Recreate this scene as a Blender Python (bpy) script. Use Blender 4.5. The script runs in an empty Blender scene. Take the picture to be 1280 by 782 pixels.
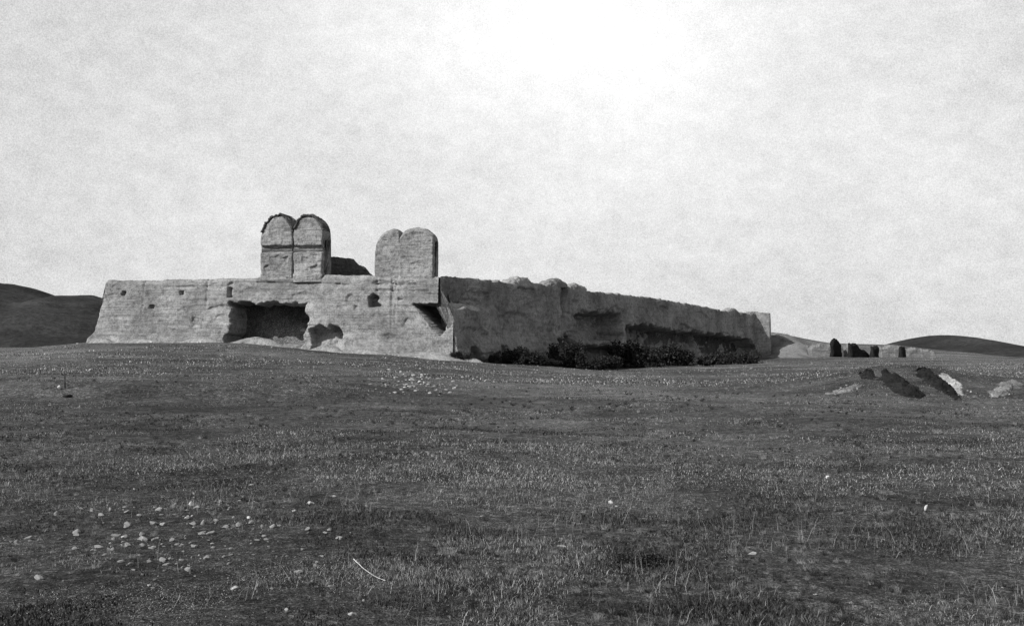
import bpy, math, random
import numpy as np
from mathutils import Vector
random.seed(7); rng = np.random.default_rng(11)
scene = bpy.context.scene
COL = scene.collection

# ------------------------------------------------------------------ camera
FPX = 1350.0; HY = 437.0; EYE = 1.6          # focal length and eye-level row in photograph pixels, eye height in metres
cam_d = bpy.data.cameras.new('camera'); cam = bpy.data.objects.new('camera', cam_d); COL.objects.link(cam)
cam.location = (0, 0, EYE); cam.rotation_euler = (math.radians(90), 0, 0)
cam_d.lens = FPX / 1280 * 36; cam_d.sensor_width = 36; cam_d.shift_y = (HY - 391) / 1280
cam_d.clip_start = 0.1; cam_d.clip_end = 9000
scene.camera = cam
scene.render.resolution_x = 1024; scene.render.resolution_y = 625

# ------------------------------------------------------------------ sun and sky
SUN_EL = 36.0
sdir = Vector((-0.80, -0.60, 0)).normalized()
az = math.atan2(sdir.x, sdir.y)
e = math.radians(SUN_EL)
svec = Vector((sdir.x * math.cos(e), sdir.y * math.cos(e), math.sin(e)))
sl = bpy.data.lights.new('sun', 'SUN'); so = bpy.data.objects.new('sun', sl); COL.objects.link(so)
sl.energy = 5.0; sl.angle = math.radians(0.5); sl.color = (1.0, 0.995, 0.985)
so.rotation_euler = svec.to_track_quat('Z', 'Y').to_euler(); so.location = (-60, -40, 80)
w = bpy.data.worlds.new('World'); scene.world = w; w.use_nodes = True
nt = w.node_tree; nt.nodes.clear()
def N(t, **kw):
    n = nt.nodes.new(t)
    for k, v in kw.items(): setattr(n, k, v)
    return n
def mth(op, a, b=None, c=None, clamp=False):
    n = nt.nodes.new('ShaderNodeMath'); n.operation = op; n.use_clamp = clamp
    for i, v in enumerate((a, b, c)):
        if v is None: continue
        if isinstance(v, (int, float)): n.inputs[i].default_value = v
        else: nt.links.new(v, n.inputs[i])
    return n.outputs[0]
L = nt.links
sky = N('ShaderNodeTexSky'); sky.sky_type = 'NISHITA'; sky.sun_disc = False
sky.sun_elevation = e; sky.sun_rotation = az; sky.dust_density = 2.0
bw = N('ShaderNodeRGBToBW'); L.new(sky.outputs[0], bw.inputs[0])
tc = N('ShaderNodeTexCoord')
sep = N('ShaderNodeSeparateXYZ'); L.new(tc.outputs['Generated'], sep.inputs[0])
mp = N('ShaderNodeMapping'); mp.inputs['Scale'].default_value = (1, 1, 1.5); L.new(tc.outputs['Generated'], mp.inputs[0])
n1 = N('ShaderNodeTexNoise'); n1.inputs['Scale'].default_value = 3.2; n1.inputs['Detail'].default_value = 3; L.new(mp.outputs[0], n1.inputs[0])
n2 = N('ShaderNodeTexNoise'); n2.inputs['Scale'].default_value = 44; n2.inputs['Detail'].default_value = 5; n2.inputs['Roughness'].default_value = 0.65; L.new(mp.outputs[0], n2.inputs[0])
n3 = N('ShaderNodeTexNoise'); n3.inputs['Scale'].default_value = 900; n3.inputs['Detail'].default_value = 2; L.new(tc.outputs['Generated'], n3.inputs[0])
# broad bright cloud bank high over the fortress: distance to its centre direction
cd = N('ShaderNodeVectorMath'); cd.operation = 'DISTANCE'; L.new(mp.outputs[0], cd.inputs[0]); cd.inputs[1].default_value = (0.07, 0.96, 0.45)
bank = mth('SUBTRACT', 1.0, mth('MULTIPLY', cd.outputs['Value'], 1.25), clamp=True)
bank = mth('MULTIPLY', bank, bank)
v = mth('ADD', 5.75, mth('MULTIPLY', bank, 4.2))
v = mth('ADD', v, mth('MULTIPLY', mth('SUBTRACT', n1.outputs[0], 0.5), 3.2))
v = mth('ADD', v, mth('MULTIPLY', mth('SUBTRACT', n2.outputs[0], 0.5), 3.0))
v = mth('ADD', v, mth('MULTIPLY', mth('SUBTRACT', n3.outputs[0], 0.5), 5.0))
hz = mth('SUBTRACT', 1.0, mth('MULTIPLY', sep.outputs[2], 8.0), clamp=True)
veil = mth('SUBTRACT', 1.0, mth('MULTIPLY', mth('SUBTRACT', sep.outputs[2], 0.28, clamp=True), 2.3), clamp=True)     # veil thins towards the zenith
skyv = mth('ADD', mth('MULTIPLY', v, veil), mth('MULTIPLY', bw.outputs[0], mth('SUBTRACT', 1.0, veil)))
cmb = N('ShaderNodeCombineColor')
for i in range(3): L.new(skyv, cmb.inputs[i])
bg = N('ShaderNodeBackground'); bg.inputs[1].default_value = 0.11; L.new(cmb.outputs[0], bg.inputs[0])
wo = N('ShaderNodeOutputWorld'); L.new(bg.outputs[0], wo.inputs[0])
scene.view_settings.view_transform = 'Standard'; scene.view_settings.look = 'None'
scene.view_settings.exposure = 0; scene.view_settings.gamma = 1; scene.view_settings.use_curve_mapping = False

# ------------------------------------------------------------------ numeric helpers
def _h(i, j, k, s):
    x = (i * 374761393 + j * 668265263 + k * 2147483647 + s * 974634777) & 0xFFFFFFFF
    x = ((x ^ (x >> 13)) * 1274126177) & 0xFFFFFFFF
    x = ((x ^ (x >> 16)) * 2246822519) & 0xFFFFFFFF
    return ((x ^ (x >> 15)) & 0xFFFFFF) / float(0xFFFFFF)
def vnoise(x, y, z, s=0):
    x, y, z = np.broadcast_arrays(np.asarray(x, float), np.asarray(y, float), np.asarray(z, float))
    xi = np.floor(x).astype(np.int64); yi = np.floor(y).astype(np.int64); zi = np.floor(z).astype(np.int64)
    fx, fy, fz = x - xi, y - yi, z - zi
    fx, fy, fz = [f * f * (3 - 2 * f) for f in (fx, fy, fz)]
    r = 0
    for a in (0, 1):
        for b in (0, 1):
            for c in (0, 1):
                r = r + _h(xi + a, yi + b, zi + c, s) * (fx if a else 1 - fx) * (fy if b else 1 - fy) * (fz if c else 1 - fz)
    return r * 2 - 1
def fbm(x, y, z, o=4, s=0):
    r = 0; a = 1; f = 1
    for k in range(o):
        r = r + a * vnoise(x * f, y * f, z * f, s + k); a *= .5; f *= 2.03
    return r
def sstep(a, b, x):
    t = np.clip((x - a) / (b - a), 0, 1); return t * t * (3 - 2 * t)
def sdf_poly(px, py, poly):          # positive inside
    px = np.asarray(px, float); d = np.full(px.shape, 1e9); ins = np.zeros(px.shape, bool)
    n = len(poly)
    for i in range(n):
        ax, ay = poly[i]; bx, by = poly[(i + 1) % n]
        ex, ey = bx - ax, by - ay
        t = np.clip(((px - ax) * ex + (py - ay) * ey) / (ex * ex + ey * ey + 1e-12), 0, 1)
        d = np.minimum(d, np.hypot(px - ax - ex * t, py - ay - ey * t))
        c = ((ay > py) != (by > py)) & (px < ex * (py - ay) / (ey if abs(ey) > 1e-9 else 1e-9) + ax)
        ins ^= c
    return np.where(ins, d, -d)

# ------------------------------------------------------------------ terrain height
ROWS = [0, 8, 16, 26, 34, 40, 50, 70, 100, 125, 160, 200, 235, 300, 500, 1000, 3500]
COLS = [-900, -200, 12, 120, 300, 450, 565, 640, 760, 900, 960, 1040, 1120, 1200, 1271, 1500, 2200]
TAB = [
 # far left .......................................................... far right
 [0]*17,
 [0, 0, 0, 0, 0, 0, 0, 0, 0, 0, 0, 0, 0, 0, 0, 0, 0],
 [.05, .05, .05, .05, .05, .05, .05, .05, 0, 0, 0, 0, 0, 0, 0, 0, 0],
 [.1, .1, .1, .1, .1, .08, .05, .0, 0, 0, 0, 0, -.05, -.05, -.05, -.05, -.05],
 [.2, .2, .2, .2, .15, .1, .05, 0, 0, 0, -.05, -.05, -.05, -.1, -.1, -.1, -.1],
 [.3, .35, .35, .3, .25, .2, .1, 0, -.05, -.05, -.05, 0, .0, .0, .1, .1, .1],
 [.5, .5, .5, .5, .45, .35, .2, 0, -.1, -.1, -.05, 0, .1, .15, .2, .2, .2],
 [1.0, 1.0, 1.0, 1.1, 1.0, .75, .4, .05, -.3, -.25, -.1, 0, .1, .2, .2, .2, .2],
 [1.6, 1.6, 1.6, 2.3, 2.2, 1.3, .65, .2, -.5, -.4, -.2, 0, .1, .15, .2, .2, .2],
 [1.6, 1.6, 1.6, 2.4, 2.3, 1.4, .7, .2, -.65, -.5, -.3, 0, .1, .1, .1, .1, .1],
 [1.6, 1.6, 1.7, 2.4, 2.3, 1.5, .8, .3, -.4, -.6, -.3, .1, .1, .1, 0, 0, 0],
 [1.6, 1.6, 1.8, 2.4, 2.3, 1.5, 1, .5, 0, -.4, .4, .4, .4, .3, .1, 0, 0],
 [1.6, 1.6, 1.9, 2.4, 2.3, 1.5, 1.2, 1, 1, 3.0, 5.3, 3.1, 2.6, 1.2, -.2, -.5, -.5],
 [1.6, 1.6, 2.0, 2.4, 2.3, 1.5, 1.2, 1, 1, 2.0, 3.4, 1.6, 1.2, .8, -.5, -1, -1],
 [1.6, 1.6, 2.0, 2.4, 2.3, 1.5, 1.2, 1, 0, -1, -2, -3, -3, -3, -4, -4, -4],
 [1.6, 1.6, 2.0, 2.0, 2.0, 1.5, 1.2, 0, -2, -4, -6, -6, -6, -6, -7, -7, -7],
 [-12]*17]
TAB = np.array([np.array(r, float) for r in TAB])
def terrain(x, y, rough=True):
    x = np.asarray(x, float); y = np.asarray(y, float)
    yy = np.clip(y, 4, 3499); px = np.clip(640 + FPX * x / yy, -899, 2199)
    R = np.array(ROWS, float); C = np.array(COLS, float)
    ri = np.clip(np.searchsorted(R, yy) - 1, 0, len(R) - 2); ci = np.clip(np.searchsorted(C, px) - 1, 0, len(C) - 2)
    fr = (yy - R[ri]) / (R[ri + 1] - R[ri]); fc = (px - C[ci]) / (C[ci + 1] - C[ci])
    fr = fr * .5 + .5 * fr * fr * (3 - 2 * fr); fc = fc * .5 + .5 * fc * fc * (3 - 2 * fc)
    z = (TAB[ri, ci] * (1 - fr) + TAB[ri + 1, ci] * fr) * (1 - fc) + (TAB[ri, ci + 1] * (1 - fr) + TAB[ri + 1, ci + 1] * fr) * fc
    z = z + .85 * np.exp(-((np.clip(yy, 0, 90) - 47.5) / 6.8) ** 2 - ((px - 1122) / 105) ** 2)
    if rough:
        z = z + .05 * fbm(x * .5, y * .5, 0, 3, 3) * np.clip(yy / 12, .35, 1) + .10 * vnoise(x * .11, y * .11, 0, 9) * np.clip(yy / 40, 0, 1) + .5 * fbm(x * .02, y * .02, 0, 2, 5) * np.clip((yy - 200) / 300, 0, 3)
        # low bank at left running across the middle distance
        pxl = 640 + FPX * x / yy
        yb = 33 + 1.0 * vnoise(x * .15, 0, 0, 21)
        z = z + .38 * sstep(yb - 1.6, yb, yy) * (1 - sstep(yb + 3, yb + 12, yy)) * (1 - sstep(350, 640, pxl))
    return z
def P(px, Y): return ((px - 640) / FPX * Y, Y)
def Z(py, Y): return EYE + (HY - py) / FPX * Y
def gy(px, py):                      # distance at which the ground shows at this pixel
    Y = np.linspace(5, 260, 4000); z = terrain((px - 640) / FPX * Y, Y)
    p = HY + (EYE - z) / Y * FPX
    return float(Y[np.argmin(np.abs(p - py) + (Y > 130) * 3)])

# ------------------------------------------------------------------ materials (neutral greys: the picture is monochrome)
def new_mat(name):
    m = bpy.data.materials.new(name); m.use_nodes = True
    t = m.node_tree; b = t.nodes['Principled BSDF']; b.inputs['Roughness'].default_value = 1.0
    b.inputs['Specular IOR Level'].default_value = 0.05
    return m, t, b
def ramp_noise(t, coord, scale, detail, stops, rough=.6, stretch=None):
    vec = coord
    if stretch:
        mpn = t.nodes.new('ShaderNodeMapping'); mpn.inputs['Scale'].default_value = stretch; t.links.new(coord, mpn.inputs[0]); vec = mpn.outputs[0]
    n = t.nodes.new('ShaderNodeTexNoise'); n.inputs['Scale'].default_value = scale; n.inputs['Detail'].default_value = detail; n.inputs['Roughness'].default_value = rough
    t.links.new(vec, n.inputs[0])
    r = t.nodes.new('ShaderNodeValToRGB'); t.links.new(n.outputs[0], r.inputs[0])
    el = r.color_ramp.elements
    el[0].position, g = stops[0]; el[0].color = (g, g, g, 1)
    el[1].position, g = stops[-1]; el[1].color = (g, g, g, 1)
    for p, g in stops[1:-1]:
        q = el.new(p); q.color = (g, g, g, 1)
    return n.outputs[0], r.outputs[0]
def mul(t, a, b):
    n = t.nodes.new('ShaderNodeMix'); n.data_type = 'RGBA'; n.blend_type = 'MULTIPLY'; n.inputs[0].default_value = 1
    t.links.new(a, n.inputs[6])
    if isinstance(b, (int, float)): n.inputs[7].default_value = (b, b, b, 1)
    else: t.links.new(b, n.inputs[7])
    return n.outputs[2]
def earth_mat(name, base, course=.55, speck=.5, scale=1.0, bump=.12):
    m, t, b = new_mat(name)
    tcn = t.nodes.new('ShaderNodeTexCoord'); co = tcn.outputs['Object']
    _, c1 = ramp_noise(t, co, .22 * scale, 5, [(.32, base * .55), (.5, base), (.68, base * 1.3)])
    f2, c2 = ramp_noise(t, co, 2.2 * scale, 6, [(.28, 1 - speck), (.5, .95), (.7, 1.2)], .75)
    f3, c3 = ramp_noise(t, co, 9 * scale, 3, [(.3, .55), (.5, 1.0), (.7, 1.35)], .8)
    f4, c4 = ramp_noise(t, co, 1.0 * scale, 4, [(.34, course), (.46, 1.0), (.8, 1.1)], .7, (.16, .16, 4.2))
    c = mul(t, mul(t, mul(t, c1, c2), c3), c4)
    t.links.new(c, b.inputs['Base Color'])
    bp = t.nodes.new('ShaderNodeBump'); bp.inputs['Distance'].default_value = bump; bp.inputs['Strength'].default_value = .9
    ad = t.nodes.new('ShaderNodeMath'); ad.operation = 'ADD'; t.links.new(f2, ad.inputs[0]); t.links.new(f4, ad.inputs[1])
    t.links.new(ad.outputs[0], bp.inputs['Height']); t.links.new(bp.outputs[0], b.inputs['Normal'])
    return m
M_EARTH = earth_mat('weathered_earth_brick', .285, .90, .65, 1.0, .16)
M_TOWER = earth_mat('tower_brick', .27, .8, .75, 1.3)
M_RIM_AND_SHADE = earth_mat('dark_rim_brick_and_shade', .08, .6, .5)  # dark brick of the rims; also paints the shade of the sloping stump
M_BAND = earth_mat('dark_band_brick', .13, .6, .5, 2.0)
M_REMN = earth_mat('old_earth_remnant', .20, .7, .5, 1.5)
M_SHADE_EARTH = earth_mat('shade_dark_earth', .026, .7, .5, 2.0)  # near-black tone paints the shaded faces of stumps and banks
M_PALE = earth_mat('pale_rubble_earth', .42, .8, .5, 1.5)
def stone_mat(name, base):
    m, t, b = new_mat(name)
    tcn = t.nodes.new('ShaderNodeTexCoord'); co = tcn.outputs['Object']
    f1, c1 = ramp_noise(t, co, 6, 6, [(.3, base * .6), (.5, base), (.7, base * 1.25)], .7)
    _, c2 = ramp_noise(t, co, 40, 3, [(.35, .7), (.6, 1.15)], .7)
    t.links.new(mul(t, c1, c2), b.inputs['Base Color'])
    bp = t.nodes.new('ShaderNodeBump'); bp.inputs['Distance'].default_value = .02; t.links.new(f1, bp.inputs['Height']); t.links.new(bp.outputs[0], b.inputs['Normal'])
    return m
M_STONE = stone_mat('field_stone', .36); M_STONE_P = stone_mat('pale_field_stone', .62); M_STONE_W = stone_mat('white_field_stone', .85)
M_STONE_D = stone_mat('dark_field_stone', .05)
def ground_mat():
    m, t, b = new_mat('dry_steppe_ground')
    tcn = t.nodes.new('ShaderNodeTexCoord'); co = tcn.outputs['Object']
    _, c0 = ramp_noise(t, co, .035, 4, [(.35, .052), (.5, .085), (.66, .13)], .6)
    _, c1 = ramp_noise(t, co, .6, 8, [(.3, .55), (.5, 1.0), (.7, 1.5)], .8)
    f2, c2 = ramp_noise(t, co, 9, 6, [(.32, .3), (.5, .9), (.64, 2.6)], .9)
    f3, c3 = ramp_noise(t, co, 1.6, 5, [(.3, .55), (.5, 1.0), (.7, 1.5)], .85)
    f4, c4 = ramp_noise(t, co, 55, 3, [(.35, .45), (.5, .9), (.64, 2.8)], .85)
    _, c5 = ramp_noise(t, co, .16, 5, [(.38, .62), (.5, 1.0), (.66, 1.3)], .65, (.6, 1, 1))
    c = mul(t, mul(t, mul(t, mul(t, mul(t, c0, c1), c2), c3), c4), c5)
    t.links.new(c, b.inputs['Base Color'])
    bp = t.nodes.new('ShaderNodeBump'); bp.inputs['Distance'].default_value = .08; t.links.new(f2, bp.inputs['Height']); t.links.new(bp.outputs[0], b.inputs['Normal'])
    return m
M_GROUND = ground_mat()
def hill_mat():
    m, t, b = new_mat('scrub_hillside')
    tcn = t.nodes.new('ShaderNodeTexCoord'); co = tcn.outputs['Object']
    _, c0 = ramp_noise(t, co, .012, 6, [(.3, .022), (.5, .042), (.7, .075)], .7)
    f1, c1 = ramp_noise(t, co, .16, 6, [(.3, .5), (.5, 1.0), (.7, 1.6)], .8)
    t.links.new(mul(t, c0, c1), b.inputs['Base Color'])
    bp = t.nodes.new('ShaderNodeBump'); bp.inputs['Distance'].default_value = 4; t.links.new(f1, bp.inputs['Height']); t.links.new(bp.outputs[0], b.inputs['Normal'])
    return m
M_HILL = hill_mat()
def leaf_mat(name, lo, hi):
    m, t, b = new_mat(name)
    a = t.nodes.new('ShaderNodeAttribute'); a.attribute_name = 'shade'
    r = t.nodes.new('ShaderNodeMapRange'); r.inputs[3].default_value = lo; r.inputs[4].default_value = hi
    t.links.new(a.outputs['Fac'], r.inputs[0])
    cc = t.nodes.new('ShaderNodeCombineColor')
    for i in range(3): t.links.new(r.outputs[0], cc.inputs[i])
    t.links.new(cc.outputs[0], b.inputs['Base Color'])
    return m
M_GRASS = leaf_mat('dry_grass', .02, .55); M_HERB = leaf_mat('dark_herb', .018, .08); M_SHRUB = leaf_mat('shrub_leaf', .010, .055)
M_TWIG = stone_mat('dry_twig', .5)

# ------------------------------------------------------------------ object helpers
def mesh_obj(name, verts, faces, mat, parent=None, loc=(0, 0, 0), smooth=False):
    verts = np.asarray(verts, float) - np.asarray(loc, float)
    me = bpy.data.meshes.new(name)
    f = np.asarray(faces); n = f.shape[1]
    me.vertices.add(len(verts)); me.vertices.foreach_set('co', verts.ravel())
    me.loops.add(f.size); me.loops.foreach_set('vertex_index', f.ravel().astype(np.int32))
    me.polygons.add(len(f)); me.polygons.foreach_set('loop_start', (np.arange(len(f)) * n).astype(np.int32))
    if smooth: me.polygons.foreach_set('use_smooth', np.ones(len(f), bool))
    me.update(calc_edges=True); me.validate()
    me.materials.append(mat)
    o = bpy.data.objects.new(name, me); COL.objects.link(o)
    if parent is not None:
        o.parent = parent; o.location = Vector(loc) - parent.location
    else: o.location = loc
    return o
def tag(o, label=None, cat=None, group=None, kind=None):
    if label: o['label'] = label
    if cat: o['category'] = cat
    if group: o['group'] = group
    if kind: o['kind'] = kind
    return o
def empty(name, loc, label, cat, group=None):
    o = bpy.data.objects.new(name, None); COL.objects.link(o); o.location = loc; o.empty_display_size = .5
    return tag(o, label, cat, group)
def gridfaces(nu, nv, closed_v=False):
    i, j = np.meshgrid(np.arange(nu - 1), np.arange(nv if closed_v else nv - 1), indexing='ij')
    j2 = (j + 1) % nv
    return np.stack([i * nv + j, (i + 1) * nv + j, (i + 1) * nv + j2, i * nv + j2], -1).reshape(-1, 4)

EXT = 1.5
class Line:
    def __init__(s, a, b):
        s.a = np.array(a, float); s.b = np.array(b, float); v = s.b - s.a; s.L = float(np.hypot(*v)); s.d = v / s.L
        s.n = np.array((s.d[1], -s.d[0]))          # outward: to the right of the run
    def tz(s, px, py):
        k = (px - 640) / FPX; t = (k * s.a[1] - s.a[0]) / (s.d[0] - k * s.d[1]); Y = s.a[1] + s.d[1] * t
        return t, EYE + (HY - py) / FPX * Y
    def prof(s, pts):
        q = sorted(s.tz(*p) for p in pts); return np.array([a for a, _ in q]), np.array([b for _, b in q])
    def poly(s, pts): return [s.tz(*p) for p in pts]

def earth_wall(name, ln, top, base, thick, mat, parent=None, res=.12, batter=.08, hollows=(), ledge=None, warp=None,
               rough=.10, course=.04, crumble=.12, seed=0, loc=None, start=0., sink=.6, inbatter=.02, ends=.0, inner_rough=.2, taper=None, innerfn=None, rnd=.22):
    """solid eroded wall swept along ln; hollows are (polygon in (t, z), depth at top, depth at bottom, edge width)"""
    nu = max(6, int(math.ceil((ln.L - start) / res)) + 1); t = np.linspace(start, ln.L, nu)
    tt = np.interp(t, top[0], top[1]) + crumble * fbm(t * 1.3, 0, 0, 4, seed + 50) * .7
    bb = np.interp(t, base[0], base[1]) - sink
    H = float(np.max(tt - bb)); nv = max(6, int(H / res) + 1); v = np.linspace(0, 1, nv)
    T, V = np.meshgrid(t, v, indexing='ij'); TOP = np.interp(T, t, tt); ZZ = bb[:, None] + (tt - bb)[:, None] * V
    wx = ln.a[0] + ln.d[0] * T; wy = ln.a[1] + ln.d[1] * T
    off = batter * (TOP - ZZ) + rough * fbm(wx * .45, wy * .45, ZZ * .6, 5, seed)
    ci = np.floor(ZZ / .27 + .25 * vnoise(T * .2, 0, 0, seed + 7))
    off = off + course * (_h(ci.astype(np.int64), np.floor(T / 1.1 + ci * .37).astype(np.int64), ci.astype(np.int64) * 0, seed + 3) - .5) * 2
    off = off - rnd * sstep(.35, 0, TOP - ZZ)
    if ledge is not None: off = off + ledge(T, ZZ)
    nz = .34 * fbm(T * 1.5, ZZ * 1.5, 3.3, 5, seed + 13)
    for poly, d0, d1, ew in hollows:
        zs = [p[1] for p in poly]; f = np.clip((ZZ - min(zs)) / (max(zs) - min(zs)), 0, 1)
        s = sdf_poly(T, ZZ, poly) + nz * min(1, ew * 3)
        off = off - (d1 + (d0 - d1) * f + .3 * d0 * fbm(T * .9, ZZ * 1.4, 0, 3, seed + 31) * .4) * sstep(-ew * .1, ew, s)
    off = np.maximum(off, -thick + .4)
    Tw = warp(T, ZZ, TOP) if warp else T
    if ends:                                     # rounded ragged ends
        k = ends * fbm(ZZ * 1.2, ZZ * 0, 0, 4, seed + 77)
        Tw = Tw + np.where(T < ln.L * .5, 1, -1) * np.abs(k) * np.clip(1 - np.minimum(T - start, ln.L - T) / (.25 * ln.L), 0, 1)
        eo = sstep(.0, ends * .9 + .05, np.minimum(T - start, ln.L - T)); off = off - (1 - eo) * thick * .22
    O = np.stack([ln.a[0] + ln.d[0] * Tw + ln.n[0] * off, ln.a[1] + ln.d[1] * Tw + ln.n[1] * off, ZZ], -1)
    thk = thick * (np.minimum(1, .12 + t / taper)[:, None] if taper else 1.0)
    K = max(3, int(thick / max(res * 2, .25))); kk = np.linspace(0, 1, K + 2)[1:-1]
    offT = off[:, -1:] * (1 - kk) + (-thk) * kk
    TT = np.repeat(t[:, None], K, 1)
    zt = tt[:, None] + .10 * fbm(TT * 1.1, kk[None] * thick * 1.1, 0, 3, seed + 90)
    TP = np.stack([ln.a[0] + ln.d[0] * TT + ln.n[0] * offT, ln.a[1] + ln.d[1] * TT + ln.n[1] * offT, zt], -1)
    R = max(4, nv // 3); vi = np.linspace(1, 0, R)
    TI = np.repeat(t[:, None], R, 1); ZI = bb[:, None] + (tt - bb)[:, None] * vi
    oi = -thk - inbatter * (tt[:, None] - ZI) + inner_rough * fbm(TI * .5, ZI * .6, 8.1, 3, seed + 60)
    if innerfn: oi = np.minimum(oi + innerfn(TI, ZI), np.interp(0, [0], [EXT - .35]))
    TI2 = TI
    I = np.stack([ln.a[0] + ln.d[0] * TI2 + ln.n[0] * oi, ln.a[1] + ln.d[1] * TI2 + ln.n[1] * oi, ZI], -1)
    ring = np.concatenate([O, TP, I], 1); n2 = ring.shape[1]
    verts = ring.reshape(-1, 3); faces = gridfaces(nu, n2, True)
    # end caps: quads between the outer and inner sides
    caps = []
    for c in (0, nu - 1):
        idx = list(range(c * n2, c * n2 + n2)); lo, hi = 0, n2 - 1
        while hi - lo > 2:
            caps.append([idx[lo], idx[lo + 1], idx[hi - 1], idx[hi]]); lo += 1; hi -= 1
    faces = np.concatenate([faces, np.array(caps)])
    if loc is None: loc = (ln.a[0], ln.a[1], float(np.mean(bb) + sink)) if parent is None else tuple(parent.location)
    return mesh_obj(name, verts, faces, mat, parent, loc)

# ================================================================== SETTING
nx, ny = 560, 760
u = np.linspace(-1, 1, nx); gx = 3600 * np.sinh(8 * u) / math.sinh(8)
vv = np.linspace(-.42, 1, ny); gyv = 3600 * np.sinh(8 * vv) / math.sinh(8)
GX, GY = np.meshgrid(gx, gyv, indexing='ij'); GZ = terrain(GX, GY)
g = mesh_obj('ground', np.stack([GX, GY, GZ], -1).reshape(-1, 3), gridfaces(nx, ny), M_GROUND, smooth=True)
tag(g, kind='structure')
def hills(name, pts, Y0, depth, seed, xr, amp=1.0):
    pxs = np.linspace(xr[0], xr[1], 420); ys = np.linspace(-1, 1, 70)
    hp = np.array(sorted(pts)); top = np.interp(pxs, hp[:, 0], hp[:, 1])
    k = np.ones(5) / 5; top = top + .5 * fbm(pxs * .06, 0, seed, 4, seed); top = np.convolve(np.pad(top, 2, mode='edge'), k, 'valid')
    A, B = np.meshgrid(pxs, ys, indexing='ij'); Yr = Y0
    XX = (A - 640) / FPX * Y0; YY = Y0 + B * depth
    TZ = EYE + (HY - top[:, None]) / FPX * Y0
    prof = np.cos(np.clip(B, -1, 1) * math.pi / 2) ** 1.3
    base = -14
    ZZ = base + (TZ - base) * prof + amp * (fbm(XX * .012, YY * .012, 0, 5, seed)) * prof * (1 - prof) * 14 + amp * .8 * fbm(XX * .03, YY * .03, 0, 4, seed + 4) * prof * 1.8
    o = mesh_obj(name, np.stack([XX, YY, ZZ], -1).reshape(-1, 3), gridfaces(420, 70), M_HILL, smooth=True)
    return tag(o, kind='structure')
hills('hills', [(-1500, 420), (-900, 380), (-400, 330), (-150, 340), (0, 354), (14, 356), (35, 361), (56, 369), (75, 376.5), (86, 372), (105, 369), (122, 371), (150, 379), (250, 400), (400, 425), (600, 445)], 1300, 420, 2, (-1500, 600), 1.8)
hills('distant_hill', [(800, 436), (1040, 434), (1120, 431), (1145, 427), (1156, 423.5), (1166, 419.5), (1178, 418), (1190, 420), (1200, 423.5), (1212, 427), (1240, 433), (1271, 440), (1330, 445), (1500, 442), (1800, 436), (2300, 430)], 1500, 380, 8, (800, 2300), .25)

# ================================================================== FORTRESS
CL = (-39.5, 105.6); CC = (-6.8, 100.0); CF = (45.0, 194.0); CB = (-14.0, 186.0)
front = Line(CL, CC); side = Line(CC, CF)
fort = empty('fortress', (CC[0], CC[1], .6), 'huge ruined earth and brick fortress with long battered walls across the plain', 'fortress')
ftop = front.prof([(135, 350), (180, 350.5), (240, 349), (320, 347), (326, 345), (400, 345), (415, 343), (445, 344), (500, 345), (548, 346.5)])
fbase = front.prof([(135, 429), (230, 429), (300, 434), (400, 440), (480, 450), (548, 455)])
def rectp(x0, y0, x1, y1): return [(x0, y0), (x1, y0), (x1, y1), (x0, y1)]
fh = [(front.poly([(289, 380), (303, 377), (325, 380), (350, 377), (372, 379), (387, 376.5), (383, 388), (388, 398), (381, 415), (386, 430), (340, 436), (282, 434), (283, 418), (290, 400)]), 4.8, 4.2, .26),
      (front.poly([(391, 412), (402, 407), (412, 410), (416, 406), (427, 409), (430, 420), (434, 440), (393, 440)]), 1.6, .8, .2),
      (front.poly([(460, 371), (467, 366), (473, 372), (471, 378), (482, 384), (463, 384)]), 1.4, 1.0, .15),
      (front.poly([(516, 380), (558, 380), (553, 396), (543, 411), (536, 420), (531, 411), (525, 394)]), 6.0, 5.0, .12),
      (front.poly(rectp(156, 364, 161, 370)), .7, .7, .08), (front.poly(rectp(225, 364, 230, 369)), .7, .7, .08),
      (front.poly(rectp(285, 359, 290, 371)), .7, .7, .08), (front.poly(rectp(189, 381, 194, 386)), .5, .5, .08),
      (front.poly(rectp(443, 381, 450, 388)), .3, .3, .1), (front.poly(rectp(497, 371, 506, 376)), .3, .2, .1),
      (front.poly([(320, 352), (520, 355), (520, 356.5), (320, 353.5)]), .2, .2, .06),
      (front.poly([(470, 362), (545, 363), (545, 364.5), (470, 363.5)]), .2, .2, .06)]
rr = random.Random(5)
for _ in range(46):      # shallow patches where the facing has fallen
    cx_, cz_ = rr.uniform(.5, front.L - 1), rr.uniform(1.5, 8.2); a_, b_ = rr.uniform(.3, 1.9), rr.uniform(.15, .8)
    fh.append(([(cx_ + a_ * math.cos(q) * rr.uniform(.6, 1.2), cz_ + b_ * math.sin(q) * rr.uniform(.6, 1.2)) for q in [k * .785 for k in range(8)]], rr.uniform(.05, .17), rr.uniform(.03, .12), .10))
for _ in range(5):      # rain gullies
    cx_ = rr.uniform(1, front.L - 1); w_ = rr.uniform(.08, .2); zz_ = rr.uniform(3, 6)
    fh.append(([(cx_ - w_, 8.8), (cx_ + w_, 8.8), (cx_ + .1 + w_ * .3, zz_), (cx_ - .1, zz_)], rr.uniform(.12, .3), .05, .1))
zl = front.tz(548, 381)[1]
def fwarp(T, Zz, TOP):
    r = sstep(zl + .15, zl - .25, Zz + .12 * vnoise(T * 2, Zz * 0, 0, 4)) * EXT
    T = T + r * sstep(front.L - 3, front.L, T)
    return T - (.24 * (TOP - Zz) + .22 * fbm(Zz * .9, 0, 0, 4, 66) + .5 * sstep(4.2, 2.6, Zz)) * sstep(6, 0, T)
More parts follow.
